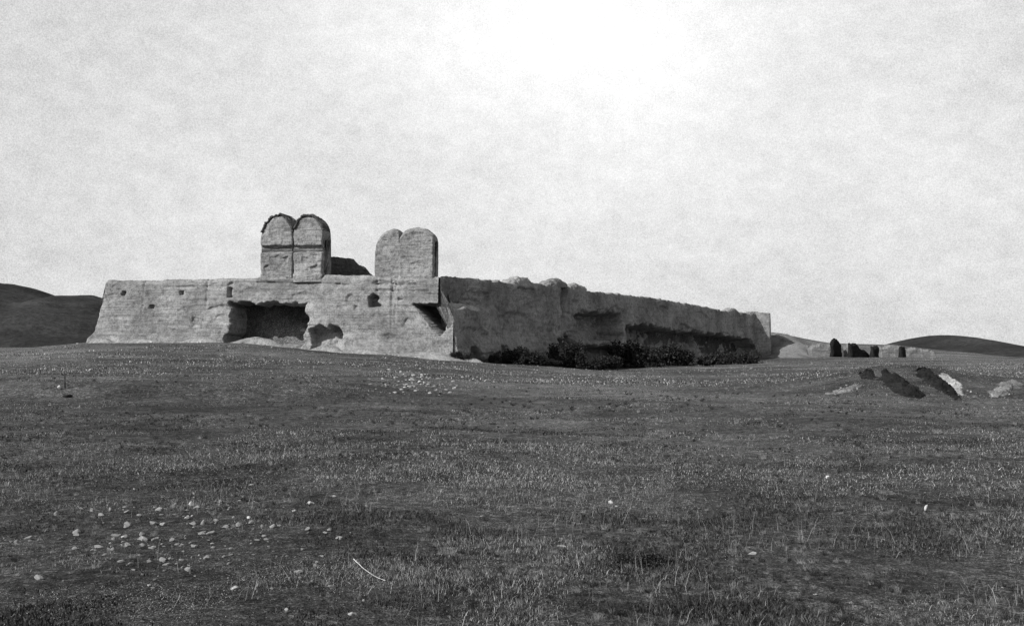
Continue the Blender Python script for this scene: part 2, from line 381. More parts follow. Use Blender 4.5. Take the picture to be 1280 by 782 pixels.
def fledge(T, Zz):      # eroded lower face swelling outwards under the parapet band
    return .25 * sstep(zl + .4, zl - .6, Zz) * sstep(14, 20, T) + .5 * sstep(3.0, 1.2, Zz) * (.5 + .5 * vnoise(T * .4, 0, 0, 12))
FW = earth_wall('wall', front, ftop, fbase, 6.5, M_EARTH, fort, res=.10, batter=.07, hollows=fh, ledge=fledge, warp=fwarp, rough=.10, course=.014, crumble=.09, seed=1)
FW['label'] = 'sunlit front wall with large dark collapsed hollow and wedge shaped breach'
stop_ = side.prof([(548, 346), (600, 350), (640, 353.5), (668, 355), (700, 357.5), (713, 359), (737, 364), (770, 367.5), (800, 370.5), (840, 376), (870, 381), (900, 388), (924, 391), (955, 392.5), (960, 393)])
sbase = side.prof([(548, 452), (600, 454), (640, 458), (690, 462), (760, 460), (850, 456), (960, 450)])
sh = [(side.poly([(716, 392), (735, 389), (776, 391), (777, 430), (745, 428), (722, 424)]), 3.4, 2.8, .4),
      (side.poly([(780, 408), (800, 404), (850, 413), (900, 417), (935, 424), (950, 456), (779, 462)]), 3.5, 3.5, .4),
      (side.poly([(690, 424), (706, 418), (716, 430), (778, 432), (778, 466), (690, 468)]), 3.0, 3.2, .4),
      (side.poly([(698, 356), (709, 356), (706, 380), (705, 398), (700, 398), (698, 380)]), 1.1, .8, .3),
      (side.poly([(566, 434), (574, 434), (592, 455), (562, 457)]), 1.5, 1.5, .2),
      (side.poly(rectp(612, 432, 626, 450)), 1.3, 1.3, .2),
      (side.poly([(642, 358), (664, 360), (668, 372), (656, 376), (646, 366)]), .5, .4, .2),
      (side.poly([(640, 436), (655, 436), (690, 466), (636, 466)]), 1.2, 1.6, .3),
      (side.poly([(548, 376), (610, 379), (600, 381.5), (548, 379)]), .35, .35, .12)]
def sledge(T, Zz):
    t1 = side.tz(618, 384)[0]
    zz = zl - .02 * T + .25 * vnoise(T * .8, 0, 0, 17)
    r = sstep(zz + .1, zz - .2, Zz) * (1 - sstep(t1 * .6, t1 + 2, T)) * EXT
    r2 = .9 * sstep(.5, 3.5, 4.2 - Zz) * (.5 + .5 * vnoise(T * .12, 0, 0, 18))
    return r + r2 + .35 * vnoise(T * .18, Zz * .2, 0, 19)
for _ in range(60):
    cx_, cz_ = rr.uniform(2, side.L - 2), rr.uniform(1.0, 7.5); a_, b_ = rr.uniform(.5, 4.0), rr.uniform(.2, 1.1)
    sh.append(([(cx_ + a_ * math.cos(q) * rr.uniform(.6, 1.2), cz_ + b_ * math.sin(q) * rr.uniform(.6, 1.2)) for q in [k * .785 for k in range(8)]], rr.uniform(.08, .4), rr.uniform(.05, .2), .15))
SW = earth_wall('wall', side, stop_, sbase, 4.0, M_EARTH, fort, res=.125, batter=.06, hollows=sh, ledge=sledge, rough=.17, course=.04, crumble=.17, seed=5, start=.12, taper=9, rnd=.08, innerfn=lambda T, Z_: 1.5 * sstep(zl + .3, zl, Z_) * sstep(3.6, 2.8, T))
SW['label'] = 'long shaded side wall receding to the right with eroded undercut base'
west = Line(CB, (CL[0] + .8, CL[1] + 3.2)); north = Line(CF, CB)
for ln, tx in ((west, 'rear left wall'), (north, 'rear wall')):
    W_ = earth_wall('wall', ln, ([0, ln.L], [8.1, 8.3]), ([0, ln.L], [.8, 1.6]), 4.0, M_EARTH, fort, res=.5, batter=.12, rough=.2, crumble=.2, seed=9)
# filled interior level with the wall walk
ip = [(-36, 108), (-9, 104), (41, 192), (-12, 182)]
vs = [(x, y, 0.3) for x, y in ip] + [(x, y, 7.55) for x, y in ip]
mesh_obj('terrace', vs, [(4, 5, 6, 7), (0, 1, 5, 4), (1, 2, 6, 5), (2, 3, 7, 6), (3, 0, 4, 7)], M_GROUND, fort, tuple(fort.location))
# loose remnants of the parapet on the side wall, end stub
for px0, px1, tp, bs, sd in ((641, 665, 345.5, 354, 1), (686, 711, 349.5, 356, 2), (713, 735, 355.5, 363, 3), (910, 925, 387, 392, 4), (938, 953, 390, 395, 5)):
    t0, z0 = side.tz(px0, bs); t1, z1 = side.tz(px1, bs); zt = side.tz(.5 * (px0 + px1), tp)[1]
    a = side.a + side.d * t0 + side.n * .05; b = side.a + side.d * t1 + side.n * .05; ln = Line(a, b)
    pr = (np.array([0, .04, .3, .34, .7, .95, 1]) * ln.L, np.array([z0 + .3, zt - .25, zt - .1, zt + .1, zt + .05, zt - .2, z1 + .3]))
    o = earth_wall('parapet_remnant', ln, pr, ([0, ln.L], [z0, z1]), 1.2, M_EARTH, fort, res=.12, rough=.08, crumble=.22, seed=100 + sd, sink=.3, ends=.3)
# dark gully rift beside the buttress and pale streak near the far end
# pale fallen slab ledge on the side wall
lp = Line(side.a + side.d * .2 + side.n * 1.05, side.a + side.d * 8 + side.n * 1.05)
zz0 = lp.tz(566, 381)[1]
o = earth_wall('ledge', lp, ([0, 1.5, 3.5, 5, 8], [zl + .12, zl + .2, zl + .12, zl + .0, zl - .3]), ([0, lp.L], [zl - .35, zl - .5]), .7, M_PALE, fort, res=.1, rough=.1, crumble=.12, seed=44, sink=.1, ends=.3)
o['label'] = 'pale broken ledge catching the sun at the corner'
ps = Line(side.a + side.d * side.tz(931, 400)[0] + side.n * .75, side.a + side.d * side.tz(936, 400)[0] + side.n * .75)

# ================================================================== TOWERS ON THE WALL
def arch_prof(L_, zspr, ztop, k=2.3, n=40, cx=.5, skew=0):
    t = np.linspace(0, 1, n); q = np.abs((t - cx) / np.where(t < cx, cx, 1 - cx)); h = (1 - np.clip(q, 0, 1) ** k) ** (1 / k)
    return t * L_, zspr + (ztop - zspr) * h
def frontline(px0, px1, back, py=345):
    k = front.n * -back; l2 = Line(front.a + k, front.b + k)
    return Line(l2.a + l2.d * l2.tz(px0, py)[0], l2.a + l2.d * l2.tz(px1, py)[0])
def tower_block(parent, px0, px1, back, pytop, pyspr, pybase, thick, seed, hol, k=2.2, cx=.5, dz=0, batter=.03, rim=True):
    ln = frontline(px0, px1, back); Yc = .5 * (ln.a[1] + ln.b[1])
    zt, zs, zb = Z(pytop, Yc), Z(pyspr, Yc), Z(pybase, Yc)
    pr = arch_prof(ln.L, zs, zt, k, 60, cx)
    hs = [(ln.poly(p), d0 if d0 > .3 else d0 * .45, d1 if d0 > .3 else d1 * .45, ew) for p, d0, d1, ew in hol]
    o = earth_wall('tower_wall', ln, pr, ([0, ln.L], [zb, zb]), thick, M_TOWER, parent, res=.065, batter=batter, hollows=hs, rough=.08, course=.03, crumble=.12, ends=.13, seed=seed, sink=.5, inbatter=.0, inner_rough=.08)
    if rim:      # a ragged ring of brick standing along the arched top
        n = 70; tt = np.linspace(0, 1, n); T, zz = arch_prof(ln.L, zs, zt, k, n, cx)
        T = ln.L * .5 + (T - ln.L * .5) * .975; zz = zz - .02; sel = slice(3, 68); T = T[sel]; zz = zz[sel]; n = len(T)
        gx_ = np.gradient(T); gz_ = np.gradient(zz); m_ = np.hypot(gx_, gz_); nxx = -gz_ / m_; nzz = gx_ / m_
        sec = [(-.13, .05), (-.13, -thick * .95), (.06, -thick * .95), (.06, .05)]
        V = []
        for i in range(n):
            r = .05 * random.uniform(-1, 1) + .10 * float(vnoise(i * .23, seed, 0, 3)) - .05
            for s_, (rr, oo) in enumerate(sec):
                rr2 = rr + (r if rr > 0 else r * .6); tloc = T[i] + nxx[i] * rr2; z_ = zz[i] + nzz[i] * rr2
                p = ln.a + ln.d * tloc + ln.n * (oo + (.03 * random.uniform(-1, 1) if oo > 0 else 0) + batter * (zt - z_) * (oo > 0))
                V.append((p[0], p[1], z_))
        F = gridfaces(n, 4, True); F = np.concatenate([F, [[0, 1, 2, 3], [(n - 1) * 4, (n - 1) * 4 + 1, (n - 1) * 4 + 2, (n - 1) * 4 + 3]]])
        mesh_obj('brick_rim', V, F, M_RIM_AND_SHADE, parent, tuple(parent.location))
    return o
Yt = 103.0
t1 = empty('ruined_tower', (*P(368, Yt), Z(345, Yt)), 'taller left tower of two round topped brick bays with a dark band across', 'tower')
band = lambda a, b: [(a, 307), (b, 306.5), (b, 315), (a, 315.5)]
tower_block(t1, 324, 367.5, .25, 267.5, 303, 346, 2.4, 201, [(band(324, 367), .34, .34, .06), ([(335, 320), (350, 318), (358, 328), (350, 338), (340, 332)], .25, .2, .15), ([(330, 334), (336, 330), (340, 340), (333, 343)], .3, .2, .1), ([(352, 322), (361, 320), (360, 332)], .3, .2, .1), ([(338, 290), (348, 288), (350, 300), (340, 302)], .12, .1, .1)], k=2.0, cx=.6)
tower_block(t1, 365, 405, .05, 267.5, 300, 346, 2.0, 202, [(band(366, 409), .34, .34, .06), ([(378, 320), (386, 322), (382, 330), (376, 328)], .2, .15, .1), ([(388, 334), (398, 330), (400, 341), (390, 342)], .25, .2, .1), ([(390, 318), (399, 318), (396, 324)], .25, .2, .08)], k=2.2, cx=.5)
for a_, b_, bk in ((327, 365, .42), (367, 403, .22)):
    ln = frontline(a_, b_, bk); Yc = ln.a[1]
    earth_wall('brick_band', ln, ([0, ln.L], [Z(308, Yc)] * 2), ([0, ln.L], [Z(314.5, Yc)] * 2), 1.0, M_BAND, t1, res=.07, batter=.0, rough=.05, crumble=.05, seed=231, sink=.0)
ln = frontline(362, 370, .9)
earth_wall('joint_wall', ln, ([0, ln.L], [Z(281, Yt), Z(281, Yt)]), ([0, ln.L], [Z(346, Yt)] * 2), 1.2, M_TOWER, t1, res=.1, batter=.02, rough=.05, seed=203, sink=.5)
t2 = empty('ruined_tower', (*P(506, 101.6), Z(346, 101.6)), 'shorter right tower of two merged round topped brick lobes above the breach', 'tower')
tower_block(t2, 467, 510, .3, 285.5, 318, 347, 1.6, 211, [([(497, 284), (504, 284), (502, 304), (499, 304)], .7, .5, .1), ([(476, 300), (486, 296), (484, 306)], .15, .1, .1), ([(478, 328), (492, 324), (488, 336)], .18, .1, .1)], k=1.8, cx=.52, batter=.05, rim=False)
tower_block(t2, 497, 543, .15, 284.5, 303, 347, 1.5, 212, [([(512, 330), (524, 326), (530, 334), (516, 338)], .2, .1, .1), ([(520, 300), (532, 304), (526, 312)], .14, .1, .1)], k=2.1, cx=.56, batter=.03, rim=False)

# dark sloping wall between the towers, running back from the left one, shade painted by its dark material
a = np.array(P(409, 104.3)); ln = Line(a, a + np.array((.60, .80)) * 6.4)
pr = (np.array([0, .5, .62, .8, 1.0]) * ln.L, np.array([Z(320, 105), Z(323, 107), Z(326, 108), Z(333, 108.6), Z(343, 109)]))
o = earth_wall('ruined_wall', ln, pr, ([0, ln.L], [8.0, 8.0]), 1.6, M_RIM_AND_SHADE, None, res=.09, batter=.05, rough=.1, crumble=.1, seed=221, sink=.6)
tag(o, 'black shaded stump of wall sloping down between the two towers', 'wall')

# ================================================================== LOW RUINS BEYOND THE FAR END
def stub(px0, px1, tops, pyb, Y, turn, thick, mat, label, cat='ruin', seed=0, name='ruined_wall', group=None, res=.1, batter=.06, rough=.12, crumble=.12, ends=.08):
    """free-standing wall fragment: turn = angle of its run away from the picture plane, tops = [(px, py)...]"""
    a = np.array(P(px0, Y)); th = math.radians(turn); d = np.array((math.cos(th), math.sin(th)))
    k = (px1 - 640) / FPX; t = (k * a[1] - a[0]) / (d[0] - k * d[1]); ln = Line(a, a + d * t)
    tp = ln.prof(tops)
    ts = np.linspace(0, ln.L, 5); gz = terrain(ln.a[0] + ln.d[0] * ts, ln.a[1] + ln.d[1] * ts)
    o = earth_wall(name, ln, tp, (ts, gz), thick, mat, None, res=res, batter=batter, rough=rough, crumble=crumble, seed=seed, sink=.4, ends=ends)
    return tag(o, label, cat, group)
YR = 188  # dark stumps have the shade of their turned faces in the colour
stub(1012, 1040, [(1012, 435), (1025, 431), (1040, 431)], 445, YR, 0, 1.6, M_REMN, 'low grey wall remnant just left of the upright pillar stump', crumble=.35, ends=.2, seed=301)
stub(978, 1014, [(978, 424), (990, 427), (1003, 432), (1014, 435)], 446, YR + 6, 0, 1.6, M_REMN, 'low broken wall running on from the far end of the fortress', crumble=.35, ends=.2, seed=300)
stub(1041, 1052, [(1041, 427), (1044, 424), (1049, 424.5), (1052, 429)], 445, YR - 3, 48, .6, M_SHADE_EARTH, 'dark upright pillar stump on the skyline beyond the fortress end', 'pillar', crumble=.35, ends=.2, seed=302, name='pillar_stump')
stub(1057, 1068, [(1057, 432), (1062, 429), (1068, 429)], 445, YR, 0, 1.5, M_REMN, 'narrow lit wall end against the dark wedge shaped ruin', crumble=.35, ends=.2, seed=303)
stub(1063, 1094, [(1063, 428), (1070, 429), (1080, 437), (1094, 446)], 447, YR - 6, 40, .6, M_SHADE_EARTH, 'black wedge shaped ruin sloping down to the right on the skyline', crumble=.35, ends=.2, seed=304)
stub(1092, 1099, [(1092, 434), (1096, 431), (1099, 433)], 446, YR - 4, 48, .6, M_SHADE_EARTH, 'small black stump right of the black wedge shaped ruin', crumble=.35, ends=.2, seed=305)
stub(1100, 1129, [(1100, 435), (1110, 432), (1120, 431), (1129, 432)], 446, YR, 0, 1.8, M_REMN, 'lit low wall between two small dark stumps', crumble=.35, ends=.2, seed=306)
stub(1128, 1133, [(1128, 434), (1131, 433), (1133, 435)], 446, YR - 3, 48, .6, M_SHADE_EARTH, 'rightmost small dark stump below the distant hill', crumble=.35, ends=.2, seed=307)
stub(1134, 1172, [(1134, 436), (1150, 436), (1172, 441)], 447, YR, 4, 2.0, M_REMN, 'long low grey wall remnant below the distant hill', crumble=.35, ends=.2, seed=308)

# broken banks at right, shaded faces painted in near-black earth, with pale spill beside them
def strip(name, pts, hws, h, mat, label, cat, seed, ragged=.35):
    """ridge of broken earth lying along a path on the ground"""
    n = 120; m = 44; q = np.array(pts, float); ti = np.linspace(0, len(q) - 1, n)
    cx = np.interp(ti, range(len(q)), q[:, 0]); cy = np.interp(ti, range(len(q)), q[:, 1]); hw = np.interp(ti, range(len(q)), hws)
    Yc = np.array([min(gy(a, b), 44.5) for a, b in zip(cx, cy)]); Yc = np.convolve(np.pad(Yc, 4, mode='edge'), np.ones(9) / 9, 'valid')
    xc = (cx - 640) / FPX * Yc; wv = hw / FPX * Yc; sv = np.linspace(-1, 1, m)
    endf = np.clip(np.minimum(np.arange(n), n - 1 - np.arange(n)) / 17, 0, 1) ** .5
    lft = 1 + ragged * fbm(np.arange(n) * .10, 0, seed, 4, seed); rgt = 1 + ragged * fbm(np.arange(n) * .10, 5, seed, 4, seed + 2)
    S = np.where(sv[None] < 0, sv[None] * lft[:, None], sv[None] * rgt[:, None])
    X_ = xc[:, None] + S * wv[:, None] * (.3 + .7 * endf[:, None]); Y_ = Yc[:, None] + 0 * S + .25 * fbm(X_ * 1.5, S, seed, 3, seed)
    H_ = h * np.clip(1 - np.abs(sv[None]) ** 2.6, 0, 1) * endf[:, None] * (1 + 1.1 * fbm(X_ * 5, Y_ * 5, 0, 5, seed + 5))
    lift = np.clip(EYE + (HY - cy) / FPX * Yc - terrain(xc, Yc), 0, .5)
    H_ = H_ + lift[:, None] * np.clip(1 - np.abs(sv[None]) ** 3, 0, 1) * (1 + .25 * fbm(X_ * 5, Y_ * 5, 0, 4, seed + 9))
    Zt = terrain(X_, Y_) + H_ - .05 * (np.abs(sv[None]) > .97)
    o = mesh_obj(name, np.stack([X_, Y_, Zt], -1).reshape(-1, 3), gridfaces(n, m), mat, None, (xc[n // 2], Yc[n // 2], float(Zt[n // 2, m // 2])))
    return tag(o, label, cat)
strip('earth_bank', [(1149, 464), (1158, 469), (1170, 477), (1184, 488), (1199, 500)], [7, 13, 15, 12, 5], .12, M_SHADE_EARTH, 'larger black broken earth bank sloping down right beside pale spill', 'earth bank', 311)
strip('earth_bank', [(1106, 470), (1115, 475), (1126, 483), (1138, 491), (1146, 498)], [8, 16, 19, 17, 7], .12, M_SHADE_EARTH, 'smaller black broken earth bank left of the larger one', 'earth bank', 312)
strip('earth_clod', [(1078, 471), (1085, 472), (1092, 473)], [6, 8, 6], .10, M_SHADE_EARTH, 'small dark clod of earth at the left end of the black banks', 'clod', 313)
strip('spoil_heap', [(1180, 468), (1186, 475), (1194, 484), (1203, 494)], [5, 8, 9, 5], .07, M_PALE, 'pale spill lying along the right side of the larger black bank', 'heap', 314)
strip('spoil_heap', [(1244, 496), (1254, 489), (1262, 482), (1270, 476)], [10, 14, 12, 8], .08, M_REMN, 'pale heap of spill at the far right edge of the plain', 'heap', 315)
strip('spoil_heap', [(1036, 493), (1050, 489), (1064, 485), (1078, 481)], [9, 11, 10, 6], .04, M_REMN, 'flat pale spread of spill left of the smaller black bank', 'heap', 316)
def mound(name, px, py, wpx, hpx, mat, label, cat='mound', Y=None, seed=0, deep=1.0, kx=0.0):
    Y = Y or gy(px, py); x, y = P(px, Y); R = wpx / 2 / FPX * Y; H = hpx / FPX * Y
    n = 48; a = np.linspace(0, 2 * math.pi, n, endpoint=False); r = np.linspace(0, 1, 20)
    Rr, A = np.meshgrid(r, a, indexing='ij'); XX = x + Rr * R * np.cos(A); YY = y + Rr * R * deep * np.sin(A)
    prof = (.5 + .5 * np.cos(Rr * math.pi)) ** .8
    ZZ = terrain(XX, YY) - .08 * Rr ** 2 + H * prof * (1 + kx * np.cos(A) * Rr) + H * .16 * fbm(XX * 3 / max(R, .3) + seed, YY * 3 / max(R, .3), 0, 4, seed) * np.clip(1.4 * prof, 0, 1)
    o = mesh_obj(name, np.stack([XX, YY, ZZ], -1).reshape(-1, 3), gridfaces(20, n, True), mat, None, (x, y, float(terrain(x, y))))
    return tag(o, label, cat)
mound('talus_mound', 968, 446, 150, 29, M_REMN, 'lit talus mound spilling from the far end of the fortress wall', 'mound', 203, 24, 1.5, -.5)
mound('talus_mound', 128, 430, 44, 6, M_EARTH, 'pale talus at the left foot of the front wall', 'mound', 103.5, 25, .6)
mound('talus_mound', 540, 460, 110, 9, M_EARTH, 'low pale talus spilling below the wedge shaped breach', 'mound', 97.5, 26, .5)

for k_, (px_, w_, h_) in enumerate(((175, 90, 5), (250, 70, 7), (325, 90, 8), (410, 60, 9), (455, 80, 6), (590, 40, 5))):
    p_ = front.a + front.d * ((px_ - 135) / 413 * front.L) + front.n * 2.0
    mound('foot_heap', px_, 0, w_, h_, M_EARTH, ['low melted earth heap near the left end of the front wall', 'small earth heap left of the large dark hollow', 'spread earth heap at the mouth of the large dark hollow', 'earth heap at the small ragged hollow beside the large one', 'low earth heap between the small hollow and the breach', 'little earth heap at the foot of the lit corner'][k_], 'heap', float(p_[1]), 400 + k_, .35)
# ================================================================== SHRUBS: those along the side wall are added to darken its shaded foot
def leaf_mesh(name, cx, cy, cz, pts, size, mat, parent, loc, seed):
    r = np.random.default_rng(seed); n = len(pts)
    d1 = r.normal(size=(n, 3)); d1 /= np.linalg.norm(d1, axis=1)[:, None]
    d2 = np.cross(d1, r.normal(size=(n, 3))); d2 /= np.linalg.norm(d2, axis=1)[:, None]
    s = size * r.uniform(.6, 1.4, (n, 1))
    V = np.stack([pts - d1 * s, pts + d2 * s * .5, pts + d1 * s, pts - d2 * s * .5], 1).reshape(-1, 3)
    F = np.arange(4 * n).reshape(-1, 4)
    o = mesh_obj(name, V, F, mat, parent, loc)
    at = o.data.attributes.new('shade', 'FLOAT', 'POINT'); sh_ = np.repeat(r.uniform(0, 1, n) ** 1.5, 4); at.data.foreach_set('value', sh_)
    return o
def shrub(px, py, wpx, hpx, label, Y=None, seed=0, n=2600, cat='shrub', slope=0.0, group=None, mat=None):
    Y = Y or gy(px, py); x, y = P(px, Y); g0 = float(terrain(x, y)); R = wpx / 2 / FPX * Y; H = hpx / FPX * Y
    e_ = empty('shrub', (x, y, g0), label, cat, group); r = np.random.default_rng(seed)
    n = int(n * 1.6); nb = 14; bc = np.stack([r.uniform(-.85, .85, nb) * R, r.uniform(-.4, .4, nb) * R, r.uniform(.12, .62, nb) * H], -1)
    bc[:, 2] *= np.clip(1 - slope * bc[:, 0] / R, .3, 1.6)
    k = r.integers(0, nb, n); q = r.normal(size=(n, 3)); q /= np.linalg.norm(q, axis=1)[:, None]
    br = (.22 + .3 * r.uniform(size=nb))[k][:, None] * np.array([[R * .8, R * .8, H * .75]])
    p = bc[k] + q * br * r.uniform(.4, 1.15, (n, 1)) ** 1.2; p[:, 2] = np.maximum(p[:, 2], .02 * H)
    p += np.array([x, y, g0]); leaf_mesh('foliage', x, y, g0, p, .024 * (R + H), mat or M_SHRUB, e_, (x, y, g0), seed)
    V = []; F = []
    for i in range(nb):
        b = np.array([x, y, g0 - .03]) + np.array([*(bc[i, :2] * .15), 0]); t_ = np.array([x, y, g0]) + bc[i]; w_ = .02 * R + .004
        o0 = len(V)
        for c, ww in ((b, w_), (t_, w_ * .4)):
            for q_ in range(4): V.append(c + np.array([math.cos(q_ * 1.571) * ww, math.sin(q_ * 1.571) * ww, 0]))
        for q_ in range(4): F.append((o0 + q_, o0 + (q_ + 1) % 4, o0 + 4 + (q_ + 1) % 4, o0 + 4 + q_))
    mesh_obj('stems', V, F, M_RIM_AND_SHADE, e_, (x, y, g0))
    return e_
shrub(576, 452, 28, 15, 'dark shrub added as shade at the foot of the lit wall corner', 97.5, 1, slope=.6)
shrub(619, 447, 18, 14, 'small round dark shrub added as shade by the side wall, second from the corner', 104, 2)
shrub(655, 460, 60, 26, 'dark sprawling shrub added as shade by the side wall left of the broad thicket', 106, 3, 3600, slope=-.2)
shrub(680, 463, 40, 13, 'low dark shrub added as shade in front of the sprawling one by the side wall', 106, 4)
shrub(708, 462, 44, 38, 'tall dark shrub added as shade against the side wall below the crack', 113, 5, 3600)
shrub(748, 461, 56, 22, 'dark shrub added as shade under the upper square hollow of the side wall', 118, 6)
shrub(798, 458, 70, 42, 'broad dark shrub added as shade under the long undercut of the side wall', 132, 7, 4200)
shrub(860, 456, 86, 30, 'dark shrub added as shade in the middle of the long undercut of the side wall', 140, 8, 4200)
shrub(918, 453, 66, 19, 'dark low shrub added as shade toward the far end of the side wall', 152, 9, 3600)
# near dark cushion plant
shrub(800, 706, 66, 24, 'low dark spreading cushion plant in the near grass at right of centre', None, 10, 2600, 'plant', mat=M_HERB)
# marker at left: dark block, pale stone and a thin post
# ================================================================== STONES
def rock_mesh(name, seed, flat=.6, mat=M_STONE, sub=3):
    import bmesh
    bm = bmesh.new(); bmesh.ops.create_icosphere(bm, subdivisions=sub, radius=1)
    r = np.random.default_rng(seed); o = r.uniform(0, 50, 3); pl = r.normal(size=(10, 3)); pl /= np.linalg.norm(pl, axis=1)[:, None]
    for v_ in bm.verts:
        c = np.array(v_.co); 
        for q in pl:
            dd = c @ q
            if dd > .5: c = c - q * (dd - .5) * .97
        c = c * (1 + .16 * float(fbm(c[0] * 1.6 + o[0], c[1] * 1.6 + o[1], c[2] * 1.6, 3, seed)))
        v_.co = (c[0], c[1] * .8, c[2] * flat)
    me = bpy.data.meshes.new(name); bm.to_mesh(me); bm.free(); me.materials.append(mat); return me
RM = [rock_mesh('stone', 500 + i, random.uniform(.45, .75), M_STONE, 2) for i in range(6)]
RP = [rock_mesh('stone', 520 + i, random.uniform(.45, .75), M_STONE_P, 2) for i in range(5)]
RW = [rock_mesh('stone', 540 + i, .8, M_STONE_W, 2) for i in range(2)]
RD = [rock_mesh('stone', 550 + i, .6, M_STONE_D, 2) for i in range(2)]
def stone(me, px, py, wpx, label, group=None, sc=(1, 1, 1), rot=None, Y=None, name='stone', tilt=0, lift=.3):
    Y = Y or gy(px, py); x, y = P(px, Y); r = wpx / 2 / FPX * Y
    o = bpy.data.objects.new(name, me); COL.objects.link(o)
    zz = float(terrain(x, y)); o.location = (x, y, zz + r * sc[2] * lift)
    o.scale = (r * sc[0], r * sc[1], r * sc[2]); o.rotation_euler = (0, tilt, rot if rot is not None else random.uniform(0, 6.28))
    return tag(o, label, 'stone', group)
stone(RW[0], 311, 647, 8, 'bright white round pebble in the left foreground grass')
stone(RP[0], 388, 630, 16, 'pale stone right of the bright white pebble in left foreground', sc=(1, .8, .8))
stone(RP[1], 239, 632, 11, 'pale pointed stone left of the bright white pebble', sc=(.9, .7, 1.5), rot=.3)
stone(RP[2], 701, 683, 17, 'flat pale stone lying in the near grass at centre', sc=(1, .6, .55), rot=0)
stone(RP[3], 941, 692, 16, 'pale flat stone in the near grass right of the dark cushion plant', sc=(1, .6, .7), rot=.2)
stone(RW[1], 1034, 598, 8, 'small white pebble alone in the right middle of the field')
stone(RW[0], 1158, 639, 6, 'white upright stone slanting in the right foreground grass', sc=(.8, .8, 2.2), rot=0, tilt=.3, lift=.8)
stone(RP[4], 358, 765, 9, 'pale slanting stone at the bottom edge left of centre', sc=(.7, .7, 1.7), rot=0, tilt=.6, lift=.6)
stone(RP[1], 440, 768, 16, 'pale stone with dark hollow at the bottom edge near the twig', sc=(1, .7, .7))
stone(RP[2], 186, 732, 8, 'small pale stone low in the left foreground')
stone(RP[0], 764, 629, 9, 'small pale angular stone above the dark cushion plant', sc=(1, 1, 1.2))
stone(RP[3], 770, 634, 7, 'pale chip lying against the angular stone above the cushion plant')
stone(RP[3], 1135, 661, 4, 'tiny pale pebble below the white slanting stone')
stone(RP[1], 74, 486, 9, 'pale stone beside the dark block at the left edge', sc=(1, .8, 1.5))
stone(RD[0], 84, 496, 19, 'dark squat block lying in the grass at the left edge', sc=(1, .8, .6), rot=0, name='dark_block')
lab = 'small rough stone in the loose scatter over the left foreground grass'
for i in range(240):
    while True:
        px, py = random.gauss(215, 95), random.gauss(660, 36)
        if 20 < px < 460 and 605 < py < 745: break
    m_ = random.choice(RM * 3 + RP[:2])
    stone(m_, px, py, (4 + 12 * random.random() ** 2.2) * (.65 + (py - 600) / 170), lab, 'scatter of stones in the left foreground', sc=(1, random.uniform(.6, 1), random.uniform(.5, 1)))
lab = 'small stone lying singly in the short grass of the open field'
for i in range(90):
    px, py = random.uniform(20, 1265), random.uniform(480, 765)
    stone(random.choice(RM + RP), px, py, random.uniform(1.8, 5) * (.5 + (py - 450) / 250), lab, 'stray stones over the open field', sc=(1, random.uniform(.6, 1), random.uniform(.4, .9)))
lab = 'broken lump of masonry in the rubble spill below the wall corner'
for i in range(120):
    px, py = random.gauss(522, 32), random.gauss(477, 8)
    if not 458 < py < 494: continue
    Y = min(gy(px, py), 95)
    stone(random.choice(RM * 2 + RP[:2]), px, py, random.uniform(2.5, 8), lab, 'rubble spill below the corner', sc=(1, random.uniform(.6, 1), random.uniform(.4, .9)), Y=Y, name='rubble_block')
lab = 'small fallen lump lying along the foot of the front wall'
for i in range(70):
    px = random.uniform(120, 560); s_ = (px - 135) / 413 * front.L
    p = front.a + front.d * s_ + front.n * random.uniform(1.0, 4.5)
    px2 = 640 + FPX * p[0] / p[1]
    stone(random.choice(RM + RP), px2, 0, random.uniform(2, 6), lab, 'fallen lumps along the front wall foot', sc=(1, .9, random.uniform(.5, .9)), Y=float(p[1]), name='rubble_block')

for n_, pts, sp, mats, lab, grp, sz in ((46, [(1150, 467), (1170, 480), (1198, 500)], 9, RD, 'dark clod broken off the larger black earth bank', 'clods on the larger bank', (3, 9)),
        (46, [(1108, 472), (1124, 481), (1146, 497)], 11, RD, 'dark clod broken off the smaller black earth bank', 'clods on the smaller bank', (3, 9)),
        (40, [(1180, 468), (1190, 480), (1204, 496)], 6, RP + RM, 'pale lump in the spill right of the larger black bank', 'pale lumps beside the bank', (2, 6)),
        (40, [(1246, 495), (1256, 488), (1270, 476)], 8, RP + RM, 'pale lump in the heap at the far right edge', 'pale lumps at the right edge', (2, 6)),
        (20, [(1038, 492), (1060, 487), (1080, 480)], 5, RM, 'small lump in the flat spill left of the black banks', 'lumps in the flat spill', (2, 5))):
    for i in range(n_):
        f = random.uniform(0, len(pts) - 1.001); k = int(f); f -= k
        px = pts[k][0] * (1 - f) + pts[k + 1][0] * f + random.gauss(0, sp * .6); py = pts[k][1] * (1 - f) + pts[k + 1][1] * f + random.gauss(0, 2.5)
        stone(random.choice(mats), px, max(py, 461), random.uniform(*sz), lab, grp, Y=min(gy(px, max(py, 461)), 44.5), sc=(1, random.uniform(.6, 1), random.uniform(.6, 1.2)), name='earth_lump')
